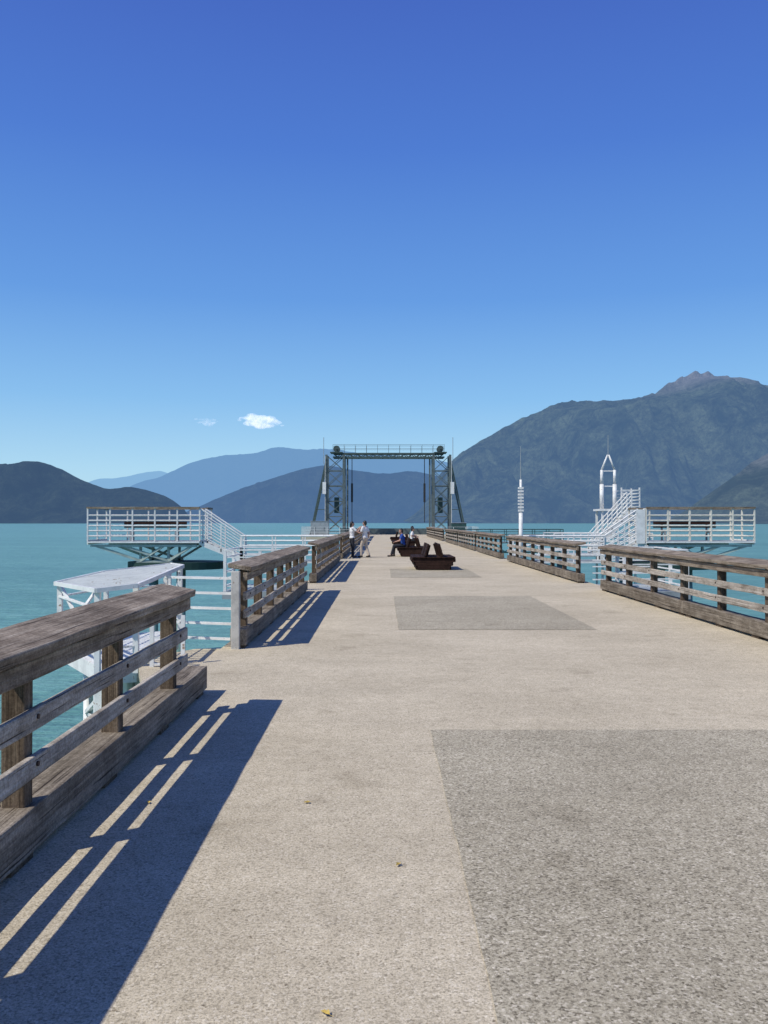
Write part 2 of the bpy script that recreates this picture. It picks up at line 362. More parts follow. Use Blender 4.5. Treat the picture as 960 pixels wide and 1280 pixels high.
# ------------------------------------------------------------------ pier deck
q = MB(); q.box(-2.05, 5.52, -14, 103, -.45, 0)
struct(q.build('pier_deck', M_DECK))
q = MB(); q.box(-9.8, 11.6, 103.0, 117, -.47, -.004)
struct(q.build('pier_head', M_DECK))
for i, (y0, y1, x0, x1) in enumerate(((-6, 6.62, .37, 3.35), (12.8, 18.6, .24, 3.2), (24.9, 29.6, .25, 2.9))):
    n = 60; pts = []
    for k in range(n): pts.append((x0+(x1-x0)*k/n, y0))
    for k in range(n): pts.append((x1, y0+(y1-y0)*k/n))
    for k in range(n): pts.append((x1-(x1-x0)*k/n, y1))
    for k in range(n): pts.append((x0, y1-(y1-y0)*k/n))
    pts = [(x+random.uniform(-.006,.006), y+random.uniform(-.010,.010)) for x, y in pts]
    q2 = MB(); vs2 = [q2.bm.verts.new((x, y, .004)) for x, y in pts]; q2.bm.faces.new(vs2)
    struct(q2.build('exposed_aggregate_patch', M_PATCH))

# ------------------------------------------------------------------ timber railings
def railing(side, x, y0, y1, label, curb_ext=(0,0), posts=None, bolts=False, step=1.45):
    g = 'timber railings along the pier edges'
    root = empty('timber_railing', (x, y0, 0), label, 'railing', g)
    Ln = y1-y0; S = side
    def xs(a, b): return (min(S*a, S*b), max(S*a, S*b))
    def piece(n_, a, b, ya, yb, z0, z1, mat, jit=.003, parent=root, mt=None):
        p, r_ = xs(a, b); q = MB(); q.timber(p, r_, ya, yb, z0, z1, jit, mt); return q.build(n_, mat, parent)
    if posts is None:
        k = max(2, round(Ln/step)); posts = [.35+(Ln-.7)*i/k for i in range(k+1)]
    for y in posts: piece('post', .042, .155, y-.05, y+.05, .22, .972, W_POST[2])
    n = max(1, round(Ln/4.4)); tilt = math.atan(.05/.28)
    for i in range(n):
        a, b_ = Ln*i/n+.003, Ln*(i+1)/n-.003
        R = Matrix.Translation((S*-.06, 0, .972)) @ Matrix.Rotation(-S*tilt, 4, 'Y')
        p, r_ = xs(0, .305); q = MB(); q.timber(p, r_, a, b_, 0, .058, .006, R, .009); cap = q.build('top_cap', W_CAP[1], root)
        piece('fascia_board', -.02, .040, a, b_, .862, .962, W_CAP[1], parent=cap)
    for z in (.66, .435):
        m_ = max(1, round(Ln/5.8))
        for i in range(m_): piece('rail', .002, .040, Ln*i/m_+.002, Ln*(i+1)/m_-.002, z-.052, z+.052, W_RAIL[1], .004)
    c0, c1 = -curb_ext[0], Ln+curb_ext[1]; m_ = max(1, round((c1-c0)/5.5))
    for i in range(m_):
        a, b_ = c0+(c1-c0)*i/m_+.003, c0+(c1-c0)*(i+1)/m_-.003
        cb = piece('curb_timber', 0, .20, a, b_, .04, .25, W_CURB[1], .006)
        if y0 < 25:
            t = a+.15
            while t < b_-.1:
                p, r_ = xs(.02, .185); q = MB(); q.box(p, r_, t-.12, t+.12, -.002, .043); q.build('spacer_block', W_POST[0], cb); t += 1.3
    if bolts:
        for y in posts:
            for z in (.66, .435):
                q = MB(); q.tube((S*-.008, y, z+.012), (S*.008, y, z+.012), .013, n=8); q.build('bolt', M_BOLT, root)
    return root
LX, RX = -1.65, 5.14
pn = [7.02-1.45*k+3 for k in range(7)]
railing(-1, LX, -3, 7.3, 'nearest weathered timber railing at the lower left, with broad cap and open end', (0,.8), pn, True)
railing(-1, LX-.08, 10.9, 19.8, 'timber railing just beyond the white mesh topped balcony on the left side', (0,.1), None, True, 1.45)
railing(1, RX, -2, 20.2, 'long near timber railing on the right side with sunlit pale rails', (0,.05), None, True, 1.7)
secs = [(22.6,35.4,'second'), (37.6,47,'third'), (48,58.4,'fourth'), (59.4,70.4,'fifth'), (73.4,84,'sixth'), (85,100,'seventh')]
for y0, y1, k in secs:
    railing(1, RX, y0, y1, k + ' timber railing from the camera along the right edge of the pier', step=1.8)
for (y0, y1, _), k in zip(secs, ('third','fourth','fifth','sixth','seventh','eighth')):
    railing(-1, LX-.08, y0, y1, k + ' timber railing from the camera along the left edge of the pier', step=1.8)

# ------------------------------------------------------------------ white mesh topped balcony on the left
root = empty('mesh_topped_balcony', (-3.3, 11.2, 0), 'white metal frame with a thin tilted mesh panel on top behind the nearest left railing', 'balcony')
ctrl = [Vector(p) for p in ((-.95,-.05),(-.80,1.45),(.05,2.0),(.40,1.3),(.55,-1.55),(.15,-1.75))]
CV = ctrl
TZ = lambda x, y: .89+.085*x+.030*y      # slight tilt of the panel
def seg(q, P, dz_, w_, h):
    n = len(P)
    for i in range(n):
        a, b_ = P[i], P[(i+1)%n]; q.bar((a.x,a.y,TZ(a.x,a.y)+dz_),(b_.x,b_.y,TZ(b_.x,b_.y)+dz_), h, w_)
q = MB(); seg(q, CV, 0, .05, .035); q.build('top_rim', M_WHITE, root)
def inside(x, y):
    c_ = False; n = len(CV)
    for i in range(n):
        a, b_ = CV[i], CV[i-1]
        if (a.y > y) != (b_.y > y) and x < (b_.x-a.x)*(y-a.y)/(b_.y-a.y)+a.x: c_ = not c_
    return c_
q = MB(); y = -1.7
while y < 2.0:
    xs_ = [x/100 for x in range(-130, 120, 1) if inside(x/100, y)]
    if len(xs_) > 1: q.bar((xs_[0],y,TZ(xs_[0],y)+.002),(xs_[-1],y,TZ(xs_[-1],y)+.002),.014,.028)
    y += .13
x = -.9
while x < .55:
    ys_ = [k/100 for k in range(-270, 270, 1) if inside(x, k/100)]
    if len(ys_) > 1: q.bar((x,ys_[0],TZ(x,ys_[0])-.010),(x,ys_[-1],TZ(x,ys_[-1])-.010),.02,.01)
    x += .18
q.build('mesh_top', M_WHITE, root)
for z in (.2,.42,.64):
    q = MB(); P = [ctrl[k] for k in (3,2,1,0,5,4)]
    for a, b_ in zip(P, P[1:]): q.bar((a.x*.93,a.y*.95,z),(b_.x*.93,b_.y*.95,z),.05,.02)
    q.build('guard_rail', M_WHITE, root)
for k in (3,2,1,0,5,4):
    p = ctrl[k]; x, y = p.x*.93, p.y*.95; MB().box(-.03,.03,-.03,.03,-.1,TZ(x,y)-.02).build('post', M_WHITE, root, (x, y, 0))
q = MB()
for (a, b_) in ((5,0),(0,1),(2,3)):
    p, r_ = ctrl[a]*.93, ctrl[b_]*.93; q.bar((p.x,p.y*1.0,.05),(r_.x,r_.y*1.0,.80),.035,.035)
q.build('diagonal_brace', M_WHITE, root)
q = MB(); q.prism([(-.82,-.05),(.15,-1.55),(.50,-1.4),(.36,1.2),(.0,1.8),(-.7,1.3)], -.22, -.04); q.build('floor_plate', M_WHITE, root)
q = MB(); q.timber(-.05,.35,-1.25,-.9,-.9,-.22,0,bev=.02); q.build('support_housing', M_WHITE, root)
for (x, y) in ((.15,-1.3),(.42,-1.0),(-.6,.2),(.2,1.4)):
    MB().tube((x,y,-5.5),(x,y,-.22),.06,n=14).build('support_column', M_WHITE, root, None, True)
q = MB(); q.bar((.15,-1.3,-1.2),(.42,-1.0,-2.0),.05,.05); q.bar((.15,-1.3,-.9),(-.6,.2,-.9),.05,.05); q.bar((.15,-1.3,-.3),(-.6,.15,-.9),.05,.05)
q.build('cross_brace', M_WHITE, root)
q = MB()
for x in (.70,1.05): q.bar((x,-1.5,.55),(x,-1.5,-4.6),.045,.03)
for k in range(16): q.bar((.70,-1.5,.3-.3*k),(1.05,-1.5,.3-.3*k),.025,.025)
q.build('ladder', M_WHITE, root)
q = MB(); q.prism([(-2.052,8.3),(-2.052,11.1),(-2.4,11.1),(-2.7,10.6),(-2.72,9.6),(-2.45,8.75)], -.12, -.03); struct(q.build('deck_flare', M_DECK))

def guard(name, pts, label, z0=0, top=1.0, rails=5, postw=.05, mat=M_WHITE, group=None, step=1.3, caps=None, first=.1):
    root = empty(name, (*pts[0], z0), label, 'guardrail', group)
    o = Vector(pts[0])
    for a, b_ in zip(pts, pts[1:]):
        a = Vector(a)-o; b_ = Vector(b_)-o; d = b_-a; n = max(1, round(d.length/step))
        for i in range(n+1):
            if i == n and b_ != Vector(pts[-1])-o: continue
            p = a+d*i/n; MB().box(-postw/2,postw/2,-postw/2,postw/2,-.15,top-.01).build('post', mat, root, (p.x,p.y,0))
        for k in range(rails):
            z = first+(top-first)*k/(rails-1)
            q = MB(); q.bar((a.x,a.y,z),(b_.x,b_.y,z), .06 if k == rails-1 else .045, .03)
            q.build('rail', mat if not (caps and k == rails-1) else caps, root)
    return root
g1 = guard('white_guardrail', [(-1.86,11.02),(-2.85,11.3)], 'white guardrail with worn end post joining the second left timber railing', 0, .88, 5, .05, step=1.1)
MB().timber(-.05,.055,-.05,.05,-.1,.98).build('end_post', M_OLDW, g1, (.0,-.14,0))
for S, x0, lb in ((1, 5.52, 'white railed balcony in the gap beyond the long right timber railing'), (-1, -2.05, 'white railed balcony in the gap beyond the second left timber railing')):
    q = MB(); xa, xb = sorted((x0+S*.003, x0+S*1.7)); q.box(xa, xb, 20.1, 22.6, -.2, -.02)
    r_ = empty('side_balcony', (x0, 20.1, 0), lb, 'balcony')
    o = q.build('floor_plate', M_GREY, r_, (-x0, -20.1, 0))
    P = [(0,.08),(S*1.65,.08),(S*1.65,2.42),(0,2.42)]
    for a, b_ in zip(P, P[1:]):
        for k in range(6):
            z = .1+.17*k; MB().bar((*a,z),(*b_,z), .06 if k == 5 else .04, .03).build('guard_rail', M_WHITE, r_)
        for t in (0,.5,1) if a == P[1] else (0,.5):
            x = a[0]+(b_[0]-a[0])*t; y = a[1]+(b_[1]-a[1])*t
            MB().box(x-.035,x+.035,y-.035,y+.035,-.15,.92).build('post', M_WHITE, r_)

# ------------------------------------------------------------------ raised viewing platforms
PY = 36.4
def oval(rx, ry, a0, a1, n): return [(rx*math.cos(math.radians(a0+(a1-a0)*i/n)), ry*math.sin(math.radians(a0+(a1-a0)*i/n))) for i in range(n+1)]
def platform(S, xi, xo, y0, y1, label, lab2, lab3, M_R):
    zf = .8; cx = (xi+xo)/2; cy = (y0+y1)/2
    root = empty('viewing_platform', (cx, cy, WATER), label, 'platform')
    dz = -WATER; h = abs(xo-xi)/2; d = (y1-y0)/2
    q = MB(); q.box(-h+.04, h-.04, -d+.04, d-.04, dz+zf-.07, dz+zf); q.build('floor_grating', M_GREY, root)
    q = MB()
    for a, b_ in (((-h,-d),(h,-d)),((h,-d),(h,d)),((h,d),(-h,d)),((-h,d),(-h,-d))):
        q.bar((*a,dz+zf-.04),(*b_,dz+zf-.04),.06,.2) if a[0] == b_[0] else q.bar((*a,dz+zf-.04),(*b_,dz+zf-.04),.2,.06)
    q.build('edge_beam', M_WHITE, root)
    xs_ = [-h+2*h*i/5 for i in range(6)]; pp = [(x, -d) for x in xs_]+[(x, d) for x in xs_]+[(-h,0),(h,0)]
    for x, y in pp: MB().box(x-.03,x+.03,y-.03,y+.03,dz+zf,dz+zf+1.4).build('post', M_R, root)
    segs = [((-h,-d),(h,-d)),((-h,d),(h,d))]
    for sgn in (-1, 1):
        if sgn*S > 0: segs.append(((sgn*h,-d),(sgn*h,d)))
        else: segs.append(((sgn*h,.2),(sgn*h,d)))
    for a, b_ in segs:
        for z in (.22,.44,.66,.88,1.1): MB().tube((*a,dz+zf+z),(*b_,dz+zf+z),.03).build('guard_rail', M_R, root)
        q = MB(); q.bar((*a,dz+zf+1.42),(*b_,dz+zf+1.42),.12,.08); q.build('top_rail', W_CAP[0], root)
    if S > 0: MB().box(-h-.42,-h-.05,-d-.02,-d+.02,dz+zf-.1,dz+zf+1.35).build('side_panel', M_WHITE, root)
    ox = -S*.4
    for sy in (-1, 1):
        yy = sy*d*.97
        # crossed braces between floor beam and a short lower beam
        for (xt, xb) in ((-.85,-.25),(.85,.25),(-.35,.25),(.35,-.25)):
            MB().bar((h*xt, yy, dz+zf-.2), (ox+h*xb, sy*1.0, dz-.05), .10, .10).build('strut', M_STRUT, root)
        for xb in (-.25,.25): MB().bar((ox+h*xb, sy*1.0, dz+zf-.2), (ox+h*xb, sy*1.0, dz-.1), .10, .10).build('strut_post', M_STRUT, root)
        q = MB(); q.bar((ox-h*.32,sy*1.0,dz-.06),(ox+h*.32,sy*1.0,dz-.06),.10,.10); q.build('lower_beam', M_STRUT, root)
        q = MB(); q.bar((-h*.95,yy,dz+zf-.19),(h*.95,yy,dz+zf-.19),.12,.10); q.build('floor_beam', M_STRUT, root)
    q = MB(); P = oval(2.1,1.5,0,360,40)[:-1]; q.prism([(x-S*1.1, y) for x, y in P], dz-.42, dz-.11); q.build('pedestal_cap', M_PAD, root)
    for sx in (-1.0,.2):
        MB().tube((-S*1.1+S*-sx, 0, -3),(-S*1.1+S*-sx, 0, dz-.42),.2,n=16).build('pile', M_PILE, root, None, True)
    b = empty('platform_bench', (cx, cy+.4, zf), lab2, 'bench')
    q = MB()
    for k in range(3): q.timber(-1.4,1.4,-.2+.14*k,-.07+.14*k,.42,.46)
    q.build('seat', W_BENCH[0], b)
    q = MB()
    for k in range(2): q.timber(-1.4,1.4,.24,.28,.56+.15*k,.69+.15*k)
    q.build('backrest', W_BENCH[0], b)
    for sx in (-1,1):
        q = MB(); q.box(sx*1.0-.04,sx*1.0+.04,-.18,-.1,0,.419); q.box(sx*1.0-.04,sx*1.0+.04,.282,.33,0,.84); q.box(sx*1.0-.035,sx*1.0+.035,-.1,.282,.34,.415); q.build('leg', M_GREY, b)
    xs0 = xi-S*1.75
    st = empty('metal_stairs', (xi, y0+.6, 0), lab3, 'stairs')
    n = 5
    for k in range(n):
        z = zf*(n-k)/(n+1); x = -S*(.2+1.5*k/n)
        MB().box(x-.15,x+.15,-.45,.45,z-.03,z).build('step', M_GREY, st)
    for sy in (-.5,.5):
        MB().bar((-S*.03,sy,zf-.08),(-S*1.75,sy,.02),.05,.2).build('stringer', M_WHITE, st)
        for k in range(5): MB().tube((-S*.03,sy,zf+.25+.28*k),(-S*1.75,sy,.1+.23*k),.022 if k < 4 else .035).build('handrail', M_WHITE, st)
        for t in (0.05,.5,.98):
            x = -S*(.03+1.72*t); zz = zf*(1-t); MB().box(x-.025,x+.025,sy-.025,sy+.025,zz-.05,zz+1.29-.35*t).build('post', M_WHITE, st)
    return xs0
xl = platform(-1, -7.75, -12.5, PY, PY+2.5, 'raised white railed viewing platform over the water on the left', 'brown plank bench on the left viewing platform', 'short white stairs going up to the left viewing platform', M_DULL)
xr = platform(1, 11.2, 15.8, PY, PY+2.5, 'raised cream railed viewing platform over the water on the right', 'brown plank bench on the right viewing platform', 'short white stairs going up to the right viewing platform', M_CREAM)
def catwalk(x0, x1, y0, y1, label, mat=M_WHITE, truss=False):
    root = empty('catwalk', (x0, (y0+y1)/2, 0), label, 'walkway')
    Lx = x1-x0; d = (y1-y0)/2
    a, b_ = sorted((0, Lx)); MB().box(a+.004, b_-.004, -d, d, -.12, -.02).build('floor_grating', M_GREY, root)
    for sy in (-d, d):
        MB().bar((a+.01,sy,-.1),(b_-.01,sy,-.1),.24,.06).build('edge_beam', mat, root)
        for k in range(5): MB().tube((a,sy,.2+.205*k),(b_,sy,.2+.205*k),.024 if k < 4 else .035).build('guard_rail', mat, root)
        n = max(2, round(abs(Lx)/1.2))
        for i in range(n+1):
            x = a+.03+(b_-a-.06)*i/n; MB().box(x-.025,x+.025,sy-.025,sy+.025,-.1,1.02).build('post', mat, root)
        if truss:
            q = MB()
            for i in range(n):
                xa = a+(b_-a)*i/n; xb = a+(b_-a)*(i+1)/n; q.bar((xa,sy,-.1 if i%2 else -.9),(xb,sy,-.9 if i%2 else -.1),.05,.05)
            q.bar((a,sy,-.9),(b_,sy,-.9),.08,.08); q.build('truss', mat, root)
    return root
catwalk(-2.055, xl, PY+.05, PY+1.15, 'white railed catwalk leading to the left viewing platform')
catwalk(5.525, xr, PY+.05, PY+1.15, 'white railed catwalk leading to the right viewing platform')
catwalk(5.525, 15.0, 71, 72.2, 'dark green truss catwalk reaching out from the far right side of the pier', M_GREEN, True)

# ------------------------------------------------------------------ white stair tower with twin masts, right
Y = 45.0
root = empty('stair_tower', (12.0, Y, WATER), 'tall white stair tower with twin masts meeting in a point behind the right platform', 'tower')
dz = -WATER
for x in (-.6,1.1):
    for y in (-.6,.6): MB().box(x-.05,x+.05,y-.05,y+.05,-1,dz+2.2).build('leg', M_WHITE, root)
MB().box(-.75,1.3,-.75,.75,dz+2.2,dz+2.3).build('upper_floor', M_WHITE, root)
for k in range(6):
    q = MB(); z = dz+2.42+.17*k
    for a, b_ in (((.35,-.73),(1.28,-.73)),((1.28,-.73),(1.28,.73)),((1.28,.73),(.35,.73))): q.bar((*a,z),(*b_,z),.12,.04)
    q.build('slat', M_WHITE, root)
for x, y in ((.35,-.73),(1.28,-.73),(1.28,.73),(.35,.73)): MB().box(x-.03,x+.03,y-.05,y+.03,dz+2.3,dz+3.4).build('post', M_WHITE, root)
for x in (-.48,.20):
    q = MB(); q.tube((x,0,dz+2.3),(x,0,dz+3.6),.11,n=12); q.tube((x,0,dz+3.6),(x,0,dz+4.35),.08,n=12); q.tube((x,0,dz+4.35),(-.14+(.03 if x > 0 else -.03),0,dz+5.15),.06,.04,10)
    q.build('mast', M_WHITE, root, None, True)
q = MB(); q.bar((-.48,0,dz+4.3),(.20,0,dz+4.3),.06,.06); q.bar((-.48,0,dz+3.5),(.20,0,dz+3.5),.06,.06); q.build('mast_tie', M_WHITE, root)
MB().tube((-.14,0,dz+5.0),(-.14,0,dz+6.2),.025,.012).build('antenna', M_GREY, root)
def flight(xt, zt, xb, zb, yc, n):
    for sy in (-.42,.42):
        MB().bar((xt,yc+sy,zt-.05),(xb,yc+sy,zb+.05),.06,.26).build('stringer', M_WHITE, root)
        for h in (.3,.52,.74,.96): MB().tube((xt,yc+sy,zt+h),(xb,yc+sy,zb+h),.028).build('handrail', M_WHITE, root)
        for t in range(5):
            x = xt+(xb-xt)*t/4; z = zt+(zb-zt)*t/4; MB().box(x-.03,x+.03,yc+sy-.03,yc+sy+.03,z-.05,z+.96).build('post', M_WHITE, root)
    for k in range(n):
        x = xt+(xb-xt)*(k+.5)/n; z = zt+(zb-zt)*(k+.5)/n; MB().box(x-.14,x+.14,yc-.39,yc+.39,z-.06,z+.0).build('step', M_WHITE, root)
flight(.6, dz+2.2, -1.4, dz+.05, -1.25, 11)
MB().box(-3.4,1.6,-1.9,.9,dz-.12,dz-.02).build('lower_floor', M_GREY, root)
for k in range(5):
    z = dz+.2+.21*k; q = MB(); q.tube((-3.4,-1.88,z),(1.6,-1.88,z),.028); q.tube((-3.4,.85,z),(1.6,.85,z),.028); q.build('guard_rail', M_WHITE, root)
for i in range(6):
    for y in (-1.9,.87): MB().box(-3.37+i*.99-.03,-3.37+i*.99+.03,y-.03,y+.03,dz-.1,dz+1.05).build('post', M_WHITE, root)
for x in (-2.6,.7): MB().tube((x,0,-3),(x,0,dz-.12),.25,n=16).build('pile', M_PILE, root, None, True)

root = empty('light_mast', (5.82, 36.05, 0), 'slim white mast with narrow slatted section and thin antenna just outside the right railing', 'mast')
q = MB(); q.tube((0,0,-.3),(0,0,2.0),.085,n=12); q.tube((0,0,2.0),(0,0,3.4),.05,n=12); q.build('pole', M_WHITE, root, None, True)
for k in range(8):
    q = MB(); q.bar((-.11,0,2.1+.135*k),(.11,0,2.1+.135*k),.15,.08); q.build('slat', M_WHITE, root)
MB().tube((0,0,3.4),(0,0,4.8),.02,.01).build('antenna', M_GREY, root)
MB().box(-.28,.22,-.16,.16,-.35,-.0).build('base', M_GREY, root)

# ------------------------------------------------------------------ gantry
root = empty('ramp_gantry', (1.0, 110, 0), 'tall green and grey steel gantry spanning the far end of the pier', 'gantry')
X0 = 1.0
for (xa, xb, S) in ((-7.1,-4.9,-1), (6.5,8.6,1)):
    xa -= X0; xb -= X0
    for x in (xa, xb):
        for y in (-1.2, 1.2): MB().box(x-.15,x+.15,y-.15,y+.15,0,10.2).build('leg', M_TOWER, root)
    q = MB()
    for k in range(5):
        z0 = .4+1.95*k; z1 = z0+1.95
        for y in (-1.2, 1.2):
            q.bar((xa,y,z0),(xb,y,z0),.10,.10)
            q.bar((xa,y,z0),(xb,y,z1),.08,.08); q.bar((xa,y+.01,z1),(xb,y+.01,z0),.08,.08)
        for x in (xa, xb): q.bar((x,-1.2,z0),(x,1.2,z0),.08,.08)
    q.build('lattice_bracing', M_TOWER, root)
    xo = xa if S < 0 else xb
    for y in (-1.2,1.2): MB().bar((xo,y,9.7),(xo+S*2.05,y,0),.18,.18).build('raking_strut', M_BEAM, root)
    q = MB()
    for k in range(1,4): t = k/4.5; q.bar((xo,-1.2,9.7*(1-t)),(xo+S*2.05*t,-1.2,9.7*(1-t)),.08,.08)
    q.build('strut_tie', M_BEAM, root)
    cx = (xa+xb)/2; cx += -S*.15
    for y in (-.5,.5):
        q = MB(); q.tube((cx,y-.08,11.0),(cx,y+.08,11.0),.42,n=24); q.tube((cx,y-.16,11.0),(cx,y+.16,11.0),.1,n=12); q.build('sheave_wheel', M_BEAM, root)
    MB().box(cx-.8,cx+.8,-1.3,1.3,10.46,10.56).build('sheave_base', M_BEAM, root)
    xi = xb+.45 if S < 0 else xa-.45
    MB().box(xi-.10,xi+.10,-.6,-.4,0,9.7).build('guide_column', M_TOWER, root)
    MB().box(cx-.3,cx+.3,-.5,.5,2.8,4.8).build('counterweight', M_GREEN, root)
    q = MB()
    for k in range(18): q.bar((xo+S*.15,-1.5,.6+k*.53),(xo+S*.15,-1.1,.6+k*.53),.04,.04)
    q.bar((xo+S*.15,-1.5,0),(xo+S*.15,-1.5,10),.05,.05); q.build('ladder', M_WHITE, root)
    MB().box(xo+S*.25-.22,xo+S*.25+.22,-1.7,-1.4,5.2,6.7).build('white_box', M_WHITE, root)
    MB().tube((xo+S*.35,-1.2,9.0),(xo+S*.35,-1.2,12.4),.035).build('antenna', M_GREY, root)
for y in (-.9,.9):
    q = MB(); q.box(-7.3,6.9,y-.11,y+.11,9.80,10.0); q.box(-7.3,6.9,y-.11,y+.11,10.30,10.46); q.build('beam_chord', M_BEAM, root)
    q = MB()
    for k in range(28):
        a = -7.2+.5*k; q.bar((a,y,9.98 if k%2 else 10.32),(a+.5,y,10.32 if k%2 else 9.98),.08,.08)
    q.build('beam_lacing', M_BEAM, root)
q = MB()
for k in range(10): q.bar((-7.2+1.55*k,-.79,9.9),(-7.2+1.55*k,.79,9.9),.12,.1)
q.build('cross_beam', M_BEAM, root)
q = MB()
for z in (11.0,11.5):
    for y in (-.95,.95): q.bar((-7.3,y,z),(6.9,y,z),.035,.035)
for k in range(11):
    for y in (-.95,.95): q.bar((-7.3+1.42*k,y,10.46),(-7.3+1.42*k,y,11.5),.035,.035)
q.build('catwalk_railing', M_TOWER, root)
for x in (-3.9-X0, 5.4-X0):
    MB().tube((x,0,1.6),(x,0,9.8),.05).build('hoist_rod', M_BLACK, root)
    MB().box(x-.13,x+.13,-.13,.13,4.2,6.6).build('hoist_block', M_BLACK, root)
q = MB(); q.box(-6.6,7.0,4.5,5.2,.0,.8)
q.build('ramp_barrier', M_TOWER, root)
def locker(x, y, w_, h, d, mat, label, cat='cabinet', nm='steel_cabinet'):
    r = empty(nm, (x,y,0), label, cat)
    q = MB(); q.timber(-w_/2,w_/2,-d/2,d/2,.08,h,0,bev=.03); q.build('body', mat, r)
    q = MB(); q.timber(-w_/2-.05,w_/2+.05,-d/2-.05,d/2+.05,h+.002,h+.07,0,bev=.02); q.build('lid', M_GREY, r)
    q = MB(); q.box(-w_/2+.08,w_/2-.08,-d/2+.05,d/2-.05,0,.08); q.build('plinth', M_CONC2, r)
    for sx in (-.25,.25): MB().box(sx*w_-.02,sx*w_+.02,-d/2-.03,-d/2-.002,h*.35,h*.6).build('handle', M_BLACK, r)
locker(-7.6, 104.4, 2.2, 1.7, 1.0, M_GREY, 'grey steel cabinet at the foot of the gantry on the left')
locker(9.3, 104.6, 1.8, 1.5, 1.0, M_GREEN, 'dark green steel cabinet at the foot of the gantry on the right')
guard('pier_head_rail', [(-2.1,103.2),(-9.7,103.2),(-9.7,116.9)], 'white guardrail round the left side of the pier head', 0, 1.05, 4, .06, step=1.6)
guard('pier_head_rail', [(5.6,103.2),(11.5,103.2),(11.5,116.9)], 'white guardrail round the right side of the pier head', 0, 1.05, 4, .06, step=1.6)

# ------------------------------------------------------------------ benches
def bench(x, y, label, L_=2.4):
    r = empty('timber_bench', (x, y, 0), label, 'bench', 'heavy dark brown benches along the pier')
    q = MB(); h = L_/2
    for k, (w0, z0) in enumerate(((.52,.02),(.59,.145),(.67,.27))):
        for sy in (-1,1): q.timber(-w0-.02,w0+.02,sy*(h-.12)-.08,sy*(h-.12)+.08,z0,z0+.12,.003)
        for sx in (-1,1): q.timber(sx*w0-.07,sx*w0+.07,-h+.205,h-.205,z0,z0+.12,.003)
    q.build('base', W_BENCH[1], r)
    q = MB(); q.timber(-.24,-.085,-h,h,.40,.445); q.timber(-.075,.075,-h,h,.40,.445); q.timber(.085,.24,-h,h,.40,.445); q.build('middle_plank', W_BENCH[1], r)
    for S in (-1,1):
        q = MB()
        for k in range(3): c_ = S*(.335+.155*k); q.timber(c_-.072,c_+.072,-h,h,.40,.445,.003)
        q.build('seat', W_BENCH[1], r)
        R = Matrix.Translation((S*.30,0,.45)) @ Matrix.Rotation(-S*math.radians(16), 4, 'Y')
        for (ya, yb) in ((-h,-.2),(.2,h)):
            q = MB()
            for k in range(3): q.timber(-.028,.028,ya,yb,.02+.145*k,.155+.145*k,.003,R)
            q.build('backrest', W_BENCH[1], r)
            for y_ in (ya+.15, yb-.15):
                q = MB(); a_, b_ = (.03,.09) if S < 0 else (-.09,-.03); q.timber(a_,b_,y_-.05,y_+.05,-.03,.42,.002,R); q.build('back_support', W_BENCH[2], r)
    return r
bench(1.72, 29.8, 'nearest heavy dark brown timber bench in the middle of the pier')
bench(1.45, 41.0, 'second dark brown timber bench from the camera, with a person in blue sitting on it')
bench(1.35, 54.0, 'third dark brown timber bench from the camera, far down the pier')
bench(1.35, 68.0, 'farthest dark brown timber bench, a small dark shape before the gantry')

# ------------------------------------------------------------------ people
def finish(o, voxel, sm=4):
    rm = o.modifiers.new('r', 'REMESH'); rm.mode = 'VOXEL'; rm.voxel_size = voxel
    s_ = o.modifiers.new('s', 'SMOOTH'); s_.factor = .5; s_.iterations = sm
    bpy.context.view_layer.update(); dg = bpy.context.evaluated_depsgraph_get()
    me = bpy.data.meshes.new_from_object(o.evaluated_get(dg)); o.modifiers.clear(); o.data = me
    for p in me.polygons: p.use_smooth = True
    return o
def hand(q, wr, d, up):
    d = d.normalized(); up = (up-up.dot(d)*d).normalized(); sd = d.cross(up)
    rot = Matrix((sd, d, up)).transposed().to_4x4()
    q.ball(wr+d*.045, .04, (.95,1.15,.42), rot)
    for i, ln in enumerate((.06,.07,.066,.05)):
        b0 = wr+d*.075+sd*(.028-.0185*i); m1 = b0+d*ln*.55-up*.006; m2 = m1+(d*.75-up*.65)*ln*.5
        q.limb(b0, m1, .0095, .0088); q.limb(m1, m2, .0088, .0078)
    t0 = wr+d*.02+sd*.028; t1 = t0+(sd*.8+d*.6)*.035; t2 = t1+(sd*.3+d*.95)*.03
    q.limb(t0,t1,.013,.011); q.limb(t1,t2,.011,.009)
